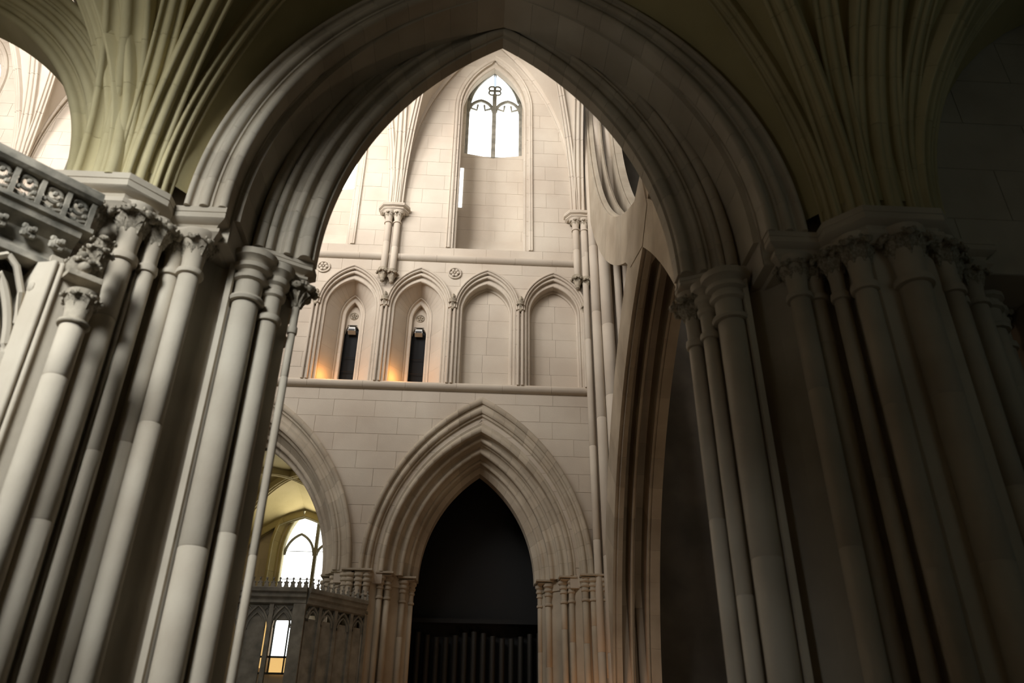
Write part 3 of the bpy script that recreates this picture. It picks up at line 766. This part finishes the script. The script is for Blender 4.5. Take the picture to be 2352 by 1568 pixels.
# low window of the far aisle seen through the tomb
t = thing('window_6', 'low bright window seen through the openings of the tomb canopy', None, kind='structure')
def pane(x0, x1, z0, z1, m, nm='pane'): MB().box(x0, x1, 20.12, 20.14, z0, z1).build(nm, m, t, smooth=False)
pane(-4.62, -3.98, 4.56, 5.64, M_GLASS); pane(-4.62, -3.98, 4.20, 4.52, M_AMBER, 'amber_pane'); pane(-5.16, -4.80, 4.3, 5.5, M_AMBER, 'amber_pane')
mm = MB()
for x in (-4.64, -4.3, -3.96, -5.18, -4.98, -4.78): mm.box(x - .015, x + .015, 20.08, 20.13, 4.18, 5.66)
mm.box(-5.2, -3.95, 20.08, 20.13, 4.16, 4.20); mm.box(-5.2, -3.95, 20.08, 20.13, 5.64, 5.68); mm.box(-5.2, -3.95, 20.08, 20.13, 4.52, 4.56)
mm.build('frame', M_LEAD, t, smooth=False)

# ------------------------------------------------------------------ near arcade
NC = 0.12; PX = 2.77                 # arch centre and half pitch
YN = 5.2
ahh = lambda a0, a1, h0, h1, w: (lambda r: (a0 + (a1-a0)*r/w, h0 + (h1-h0)*r/w))
wn = thing('wall_near_arcade', 'dark spandrel wall around the near arch', None, kind='structure')
wall_zone(wn, courses(5.0, 9.6, 0.5), -3.1, 8.8, 4.60, 5.00, [(NC, 1.92, 2.74, ZS, 4.9)], block=0.9, stuff=True, mat=M_STONE)
wall_zone(wn, courses(5.0, 9.6, 0.5), -3.1, 8.8, 5.00, 5.85, [(NC, 1.98, 3.55, ZS, 4.9)], stones=False)
wall_zone(wn, courses(0, 5.0, 0.5), 4.2, 8.8, 4.95, 5.85, [], block=0.9, stuff=True, mat=M_STONE)
wnu = thing('wall_near_upper', 'upper wall above the near arches', None, kind='structure')
wall_zone(wnu, courses(9.6, 20.6, 0.5), -15.7, 8.8, 5.3, 5.85, [(0.1 + PITCH*k, 1.3, 2.2, 16.2, 13.2) for k in (0, -1, -2, -3)], stones=False)
gl = MB()
for k in (0, -1, -2, -3): gl.box(0.1 + PITCH*k - 1.3, 0.1 + PITCH*k + 1.3, 5.5, 5.52, 13.2, 18.4)
gl.build('clerestory_panes', M_PANE, wnu, smooth=False)

na = thing('near_arch', 'large dark pointed arch framing the whole view', 'arch')
f = mould((0.0, 5.08), (0.42, 4.93), 'fRhrfhrR', 6)
order(na, 'inner_order', NC, ZS, f + [(0.44, 5.0), (0.44, 5.24), (0.0, 5.20)], ahh(1.42, 1.86, 2.66, 3.14, .42), 17, M_STONE, seg=3)
f = mould((0.0, 4.50), (0.30, 4.47), 'RhfRfhr', 6)
order(na, 'outer_order', NC, ZS, f + [(0.30, 4.66), (0.0, 4.66)], ahh(1.93, 2.23, 2.70, 2.96, .30), 15, M_STONE, seg=3)
# deep reveal between the orders
f = [(0.0, 4.64), (0.10, 4.60), (0.22, 4.64), (0.22, 4.99), (0.0, 4.99)]
order(na, 'reveal_order', NC, ZS, f, ahh(1.88, 2.1, 2.70, 2.95, .22), 13, M_STONE, seg=3)

# taller arch of the left bay
la = thing('left_bay_arch', 'tall arch over the left bay, mostly behind the vault springing', 'arch')
f = mould((0.0, 4.9), (0.40, 4.6), 'rhFhr', 4)
order(la, 'inner_order', -6.15, ZS, f + [(0.40, 5.7), (0.0, 5.5)], ahh(3.05, 3.45, 5.0, 5.45, .40), 18, M_STONE)
wall_zone(wn, courses(5.0, 12.2, 0.5), -15.7, -3.1, 4.85, 5.85, [(-6.15, 3.2, 5.2, ZS, 4.9)], stones=False)

# ---- near piers
def near_pier(cx, sx, lab, detail=True):
    """sx=+1: opening of the main arch lies on +x side. Both sides are built."""
    t = thing('near_pier', lab, 'pier', (cx, YN, 0))
    base = -2.65
    def Q(x, y, s): return (s * (x - base), y - YN)
    def mirror(poly, s, b=1): 
        return [(s * (x - base), b * (y - YN)) for x, y in poly]
    ab1 = [(-2.93, 4.17), (-2.37, 4.17), (-2.17, 4.38), (-2.17, 4.85), (-3.13, 4.85), (-3.13, 4.38)]
    # cores
    oct_ = offset_poly([(x - base, y - YN) for x, y in ab1], -0.15)
    MB().prism(oct_, 0, ZS - 0.15).build('core', M_STONE, t, smooth=False)
    MB().prism([(x, -y) for x, y in oct_], 0, ZS - 0.15).build('core', M_STONE, t, smooth=False)
    cr = [(-2.75, 4.66), (-2.05, 4.72), (-1.93, 4.86), (-1.72, 5.05), (-1.60, 5.14), (-1.45, 5.2), (-1.60, 5.26), (-1.72, 5.35), (-1.93, 5.54), (-2.05, 5.68), (-2.75, 5.74)]
    for s in (1, -1):
        MB().prism([(s*(x - base), y - YN) for x, y in cr], 0, ZS - 0.12).build('core', M_STONE, t, smooth=False)
    MB().prism([(-1.45, 0), (-0.75, -0.8), (-0.4, -1.15), (0.4, -1.15), (0.75, -0.8), (1.45, 0), (0.75, 0.8), (0.4, 1.15), (-0.4, 1.15), (-0.75, 0.8)], 0, 0.5).build('base', M_STONE, t, smooth=False)
    for s in (1, -1):
        for b in (1, -1):
            full = (s == sx and b == 1)
            n = 22 if full else 12
            def sh(x, y, r, zc, z1, flare=1.9, lf=True, ring=False, nl=7):
                X, Y = s * (x - base), b * (y - YN)
                shaft(t, X, Y, r, 0.5, zc, drum=1.3, n=n)
                if ring: ring_capital(t, X, Y, r, zc, z1, n=n)
                else: capital(t, X, Y, r, zc, z1, flare, None, nl, n, lf and b == 1)
            sh(-2.35, 4.36, 0.072, 4.62, ZS - 0.16, 1.7)                     # B
            sh(-2.23, 4.475, 0.050, 4.62, ZS - 0.16, 1.5)                     # C
            sh(-2.14, 4.63, 0.062, 4.70, ZS - 0.19, 2.1)                      # D
            sh(-2.005, 4.61, 0.070, 4.70, ZS - 0.19, 2.1)                      # E
            rp = (sx < 0 and s == sx)
            sh(-1.61 if rp else -1.70, 4.94, 0.10 if rp else 0.094, 4.70, ZS - 0.12, 1.35, ring=True)         # F
            sh(-1.478 if rp else -1.555, 5.06, 0.055 if rp else 0.070, 4.62, ZS - 0.12, 1.6, ring=True)          # G
            if b == 1: sh(-1.405, 5.20, 0.056 if rp else 0.028, 4.62, ZS - 0.12, 1.9)           # H
            fx_ = 0.93 if rp else 0.835
            MB().box(*sorted((s*fx_ - .02, s*fx_ + .02)), *sorted((b*(4.86 - YN) - .02, b*(4.86 - YN) + .02)), 0.5, ZS - 0.12).build('fillet', M_STONE, t, smooth=False)
            a2 = mirror([(-2.30, 4.48), (-1.81, 4.48), (-1.81, 5.10), (-2.30, 5.10)], s, b)
            abacus(t, a2, ZS, 0.24)
            a3 = mirror([(-1.95, 4.90), (-1.66, 4.93), (-1.36, 5.10), (-1.31, 5.12), (-1.31, 5.21), (-1.95, 5.21)], s, b)
            abacus(t, a3, ZS - 0.002, 0.17)
    for b in (1, -1):
        sh_ = shaft(t, 0.0, b*(4.28 - YN), 0.10, 0.5, 4.62, drum=1.3)
        capital(t, 0.0, b*(4.28 - YN), 0.10, 4.62, ZS - 0.16, 1.6)
        abacus(t, [(x - base, b*(y - YN)) for x, y in ab1], ZS + 0.01, 0.27)
    return t
near_pier(-2.65, 1, 'lit clustered pier of tall shafts on the left of the near arch')
near_pier(2.90, -1, 'shadowed clustered pier of tall shafts on the right of the near arch')

# ------------------------------------------------------------------ near aisle rib vault
nv_ = thing('ceiling_near_aisle', 'ochre washed web of the near aisle vault', None, kind='structure')
wm = MB()
ridge_y, apex = 1.6, 2.85
def springer(px, py, sx, sy, lab, full=True):
    """one vault springer at plan (px,py); ribs towards the bay centre in direction sx, sy"""
    t = thing('vault_springer', lab, 'vault ribs')
    cxr = px + sx*2.77
    S = (px, py)
    def R(off, end, H, w, name, pat='rhRhr'):
        return vault_rib(t, (px + sx*off[0], py + sy*off[1]), end, ZS, H, w, 11, M_RIB, name, pat)[1]
    p_t = R((0.02, 0.02), (px + sx*0.02, ridge_y), 2.75, 0.34, 'transverse_rib', 'rHRHr')
    p_1 = R((0.20, 0.02), (px + sx*1.25, ridge_y), 2.85, 0.17, 'intermediate_rib')
    p_2 = R((0.30, 0.0), (cxr, ridge_y), 2.95, 0.20, 'diagonal_rib')
    p_3 = R((0.42, -0.10), (cxr, (py + ridge_y)/2 + 0.25*sy*-1), 2.86, 0.15, 'intermediate_rib')
    def p_w(tt, s, q): a, z = arc_pt(2.2, 2.80, tt); return Vector((cxr - sx*a, py - sy*0.30)), ZS + z
    web(wm, p_t, p_1); web(wm, p_1, p_2); web(wm, p_2, p_3); web(wm, p_3, p_w)
    return t
springer(-2.65, 4.27, 1, -1, 'ochre vault ribs fanning up from the left pier capital')
t = thing('vault_springer', 'ochre vault ribs sweeping left from the left pier over the left bay', 'vault ribs')
lx, ly = -2.65, 4.27
f = mould((0.0, 4.40), (0.44, 4.18), 'RhfRhrfhR', 6)
order(t, 'moulded_wall_arch', -5.12, ZS, f + [(0.46, 4.3), (0.46, 4.7), (0.0, 4.7)], ahh(2.20, 2.64, 2.12, 2.46, .44), 14, M_RIB, gap=0.002, seg=3)
def p_wl(tt, s, q): a, z = arc_pt(2.62, 2.44, tt); return Vector((-5.12 + a, 4.2)), ZS + z
rl = [p_wl]
for off, end, H, w, nm, pat in (((0.02, -0.02), (-4.9, 2.0), 2.75, 0.20, 'diagonal_rib', 'rHRHr'), ((0.08, -0.02), (-3.7, 1.7), 2.8, 0.17, 'intermediate_rib', 'rHR')):
    rl.append(vault_rib(t, (lx + off[0], ly + off[1]), end, ZS, H, w, 11, M_RIB, nm, pat)[1])
def p_tl(tt, s, q): a, z = arc_pt(2.65, 2.75, tt); return Vector((lx, ridge_y + a)), ZS + z
for a_, b_ in zip(rl, rl[1:] + [p_tl]): web(wm, a_, b_, lift=0.16)
springer(2.90, 4.27, -1, -1, 'shadowed vault ribs fanning up from the right pier capital')
springer(-2.65, -1.07, 1, 1, 'vault ribs behind the camera, left side')
springer(2.90, -1.07, -1, 1, 'vault ribs behind the camera, right side')
springer(2.90, 4.27, 1, -1, 'dark vault ribs at the upper right edge of the photo')
# ridge fill and roof over the aisle
wm.build('vault_web', M_VAULT, nv_, ang=60)
MB().box(-2.9, 8.9, -1.7, 5.0, 8.5, 8.7).build('roof_slab', M_JOINT, nv_, smooth=False)

# aisle outer wall behind the camera with its window
wo = thing('wall_near_aisle', 'outer wall of the near aisle behind the camera', None, kind='structure')
wall_zone(wo, courses(0, 12.2, 0.5), -15.7, 8.8, -1.6, -1.2, [(-3.7, 1.05, 1.6, 6.6, 3.0)], stones=False)
MB().box(-4.8, -2.6, -1.5, -1.48, 3.0, 8.3).build('window_pane', M_PANE, wo, smooth=False)
MB().box(-15.8, -2.9, -1.7, 5.3, 12.2, 12.4).build('ceiling_left_bay', M_JOINT, None, smooth=False)['kind'] = 'structure'
MB().box(-3.0, -2.9, -1.6, 4.2, 8.0, 12.3).build('wall_over_transverse', M_STONE, None, smooth=False)['kind'] = 'structure'

# ------------------------------------------------------------------ stone tester (canopy) on the left pier, set at 45 degrees
R45 = math.radians(45)
ct = thing('chantry_canopy', 'carved stone canopy with pierced parapet against the left pier', 'canopy', (-2.50, 4.07, 0), R45)
LU = 2.6
M45 = M_GRIMY
MB().grid([[(q, a, 4.90 + b) for a, b in ((-.05,-.04),(-.07,-.02),(-.07,.02),(-.05,.05),(.05,.05),(.05,-.04))] for q in (-LU, 0.05)], True).build('top_rail', M45, ct)
MB().grid([[(q, a, 4.63 + b) for a, b in ((-.05,-.03),(-.08,-.01),(-.08,.02),(-.04,.04),(.05,.04),(.05,-.03))] for q in (-LU, 0.05)], True).build('lower_rail', M45, ct)
for i in range(18):
    u = 0.02 - i*0.15
    pb = MB().box(u - .014, u + .014, -.04, .03, 4.64, 4.88).build('baluster', M45, ct, smooth=False)
    m = MB(); c = u - 0.075
    m.tube([(c + .045*math.cos(2*PI*j/12), -.01, 4.80 + .045*math.sin(2*PI*j/12)) for j in range(12)], .013, 6, True)
    m.tube([(u - .012, -.01, 4.72), (c - .035, -.01, 4.68), (c, -.01, 4.72), (c + .035, -.01, 4.68), (u - .14, -.01, 4.72)], .012, 5)
    m.blob((c, -.03, 4.80), .018, .02, .018, 6, 4)
    for s in (-1, 1): m.blob((c + s*.045, -.02, 4.745), .018, .018, .018, 6, 4)
    m.build('tracery', M45, ct)
# hollow cornice with carved square flowers
MB().grid([[(q, a, z) for a, z in ((-.06, 4.61), (-.05, 4.57), (0.03, 4.52), (0.05, 4.44), (0.02, 4.38), (-.02, 4.36), (-.02, 4.32), (.10, 4.32), (.14, 4.61))] for q in (-LU, 0.0)], True).build('cornice', M45, ct)
for i in range(16):
    u = -0.10 - i*0.16
    m = MB(); m.blob((u, -.005, 4.49), .045, .04, .04, 6, 4); m.blob((u, -.03, 4.49), .018, .025, .018, 6, 4)
    for a in range(4): m.blob((u + .035*math.cos(PI/4 + a*PI/2), -.015, 4.49 + .035*math.sin(PI/4 + a*PI/2)), .022, .02, .022, 6, 4)
    m.build('square_flower', M45, ct)
# coffered soffit seen from below
MB().box(-LU, 0.0, 0.05, 1.0, 4.40, 4.60).build('soffit', M45, ct, smooth=False)
MB().box(-0.10, 0.0, 0.0, 1.0, 4.30, 4.42).build('end_rib', M_STONE, ct, smooth=False)
MB().box(-LU, 0, 0.62, 0.70, 4.30, 4.42).build('rear_rib', M_STONE, ct, smooth=False)
for i in range(4):
    MB().box(-0.72 - i*0.62, -0.66 - i*0.62, 0.05, 0.62, 4.34, 4.41).build('soffit_rib', M45, ct, smooth=False)
    m = MB(); c = -0.38 - i*0.62
    for a in range(6): m.blob((c + .10*math.cos(a*PI/3), .34 + .10*math.sin(a*PI/3), 4.39), .06, .06, .035, 7, 4)
    m.blob((c, .34, 4.37), .05, .05, .04, 7, 4); m.build('soffit_boss', M45, ct)
# screen below the canopy: moulded end post, mullions and tracery
ep = [(0.06, 0.0), (0.06, -0.10), (-0.035, -0.10)]
for c_ in (-0.052, -0.092):
    ep += [(c_ - 0.017*math.cos(PI - PI*i/6) , -0.10 - 0.02*math.sin(PI*i/6)) for i in range(7)]
ep += [(-0.125, -0.07), (-0.16, -0.02), (-0.16, 0.35), (0.06, 0.35)]
MB().grid([[(x, y, z) for x, y in ep] for z in (0, 4.32)], True).build('end_post', M_STONE, ct)
for i in range(7):
    cxx = -0.31 - i*0.34; m = MB()
    for sc2, rr in ((1.0, .026), (0.72, .016)):
        pts = [(cxx + arc_pt(.15*sc2, .50*sc2, j/10)[0], .0, 3.66 + arc_pt(.15*sc2, .50*sc2, j/10)[1]) for j in range(11)]
        pts += [(cxx - arc_pt(.15*sc2, .50*sc2, j/10)[0], .0, 3.66 + arc_pt(.15*sc2, .50*sc2, j/10)[1]) for j in range(9, -1, -1)]
        m.tube([(pts[0][0], .0, 2.2)] + pts + [(pts[-1][0], .0, 2.2)], rr, 7)
    for s_ in (-1, 1):
        m.tube([(cxx + s_*.15, 0, 3.9), (cxx + s_*.13, 0, 4.1), (cxx + s_*.06, 0, 4.25), (cxx, 0, 4.3)], .02, 6)
        m.blob((cxx + s_*.17, -.02, 4.15), .03, .03, .045, 7, 5)
    m.build('tracery', M_STONE, ct)
    MB().box(cxx - .17 - .02, cxx - .17 + .02, -.04, .06, 0, 4.32).build('mullion', M_STONE, ct, smooth=False)
MB().box(-LU, -0.15, 0.22, 0.26, 2.2, 4.32).build('rear_panel', M_TOMB, ct, smooth=False)
MB().box(-LU, -0.2, 0.22, 0.34, 0, 2.2).build('dado', M_STONE, ct, smooth=False)

# shaft A with its leaf capital, and the carved angel corbel above it
sa = thing('canopy_shaft', 'rounded shaft with leafy capital below the carved canopy, left pier', 'shaft', (-2.295, 3.97, 0))
shaft(sa, 0, 0, 0.068, 0.0, 3.90, drum=1.25)
capital(sa, 0, 0, 0.066, 3.90, 4.12, 1.35, M_CARVE, 7)
kb = thing('carved_corbel', 'carved foliage corbel on a square slab at the canopy end', 'corbel', (-2.36, 4.02, 4.25))
rows = []
MB().prism([(-0.15, 0.0), (-0.02, -0.12), (0.12, 0.0), (0.02, 0.2), (-0.1, 0.2)], -0.02, 0.015).build('slab', M_CARVE, kb, smooth=False)
m = MB()
m.blob((-0.04, -0.01, 0.08), .075, .075, .085, 10, 8)
for (x, y, z, r) in ((-.09, -.02, .05, .035), (.02, -.05, .06, .04), (.05, 0, .11, .035), (-.02, -.04, .15, .035), (.02, .02, .18, .035)):
    m.blob((x, y, z), r, r, r*0.9, 8, 5)
m.build('carving', M_CARVE, kb)
leaves(kb, -0.02, 0.01, 0.02, 0.07, 0.12, 8)
leaves(kb, 0.02, 0.03, 0.14, 0.05, 0.12, 6, 0.4)
leaves(kb, 0.03, 0.04, 0.24, 0.04, 0.10, 5, 0.1)
MB().lathe([(0.05, 0.02), (0.05, 0.2), (0.03, 0.36)], 0.02, 0.05, 12).build('stem', M_CARVE, kb)

# warm lamp at the foot of the crossing, as the orange glow at the lower centre shows
lamp('crossing_foot_lamp', (2.05, 13.75, 2.3), 24, (1.0, 0.46, 0.18), 0.10)
lamp('crossing_arch_fill', (2.7, 9.6, 1.5), 42, (1.0, 0.78, 0.55), 0.15)  # added fill that brightens the ribs of the scissor arch
f2 = thing('fill_stand', 'added stand for the fill light under the scissor arch, below the frame', 'lamp', (2.7, 9.6, 0))
MB().lathe([(0.15, 0), (0.15, 0.03), (0.02, 0.05), (0.02, 1.22), (0.06, 1.24), (0.07, 1.3), (0.05, 1.3)], 0, 0, 14).build('stand', M_IRON, f2)
fl_ = thing('foot_lamp', 'floor lamp at the foot of the corner pier, below the frame', 'lamp', (2.05, 13.75, 0.3))
MB().lathe([(0.14, 0), (0.14, 0.03), (0.02, 0.05), (0.02, 1.42), (0.06, 1.44), (0.07, 1.5), (0.05, 1.5)], 0, 0, 14).build('stand', M_IRON, fl_)

# repeats share a group
for o in bpy.data.objects:
    if o.parent is None and o.get('category'):
        n = o.name.split('.')[0]
        g = {'arcade_pier': 'clustered piers of the far arcade', 'arcade_arch': 'moulded arches of the far arcade', 'triforium_arch': 'arches of the triforium',
             'jamb_shaft': 'slim shafts between the triforium arches', 'carved_roundel': 'carved roundels of the triforium', 'floodlight': 'floodlights in the lancets',
             'sill_uplight': 'amber uplights on the lancet sills', 'vault_shaft': 'vault shafts of the far wall', 'near_pier': 'piers of the near arch',
             'vault_springer': 'rib fans of the near aisle vault'}.get(n)
        if g: o['group'] = g
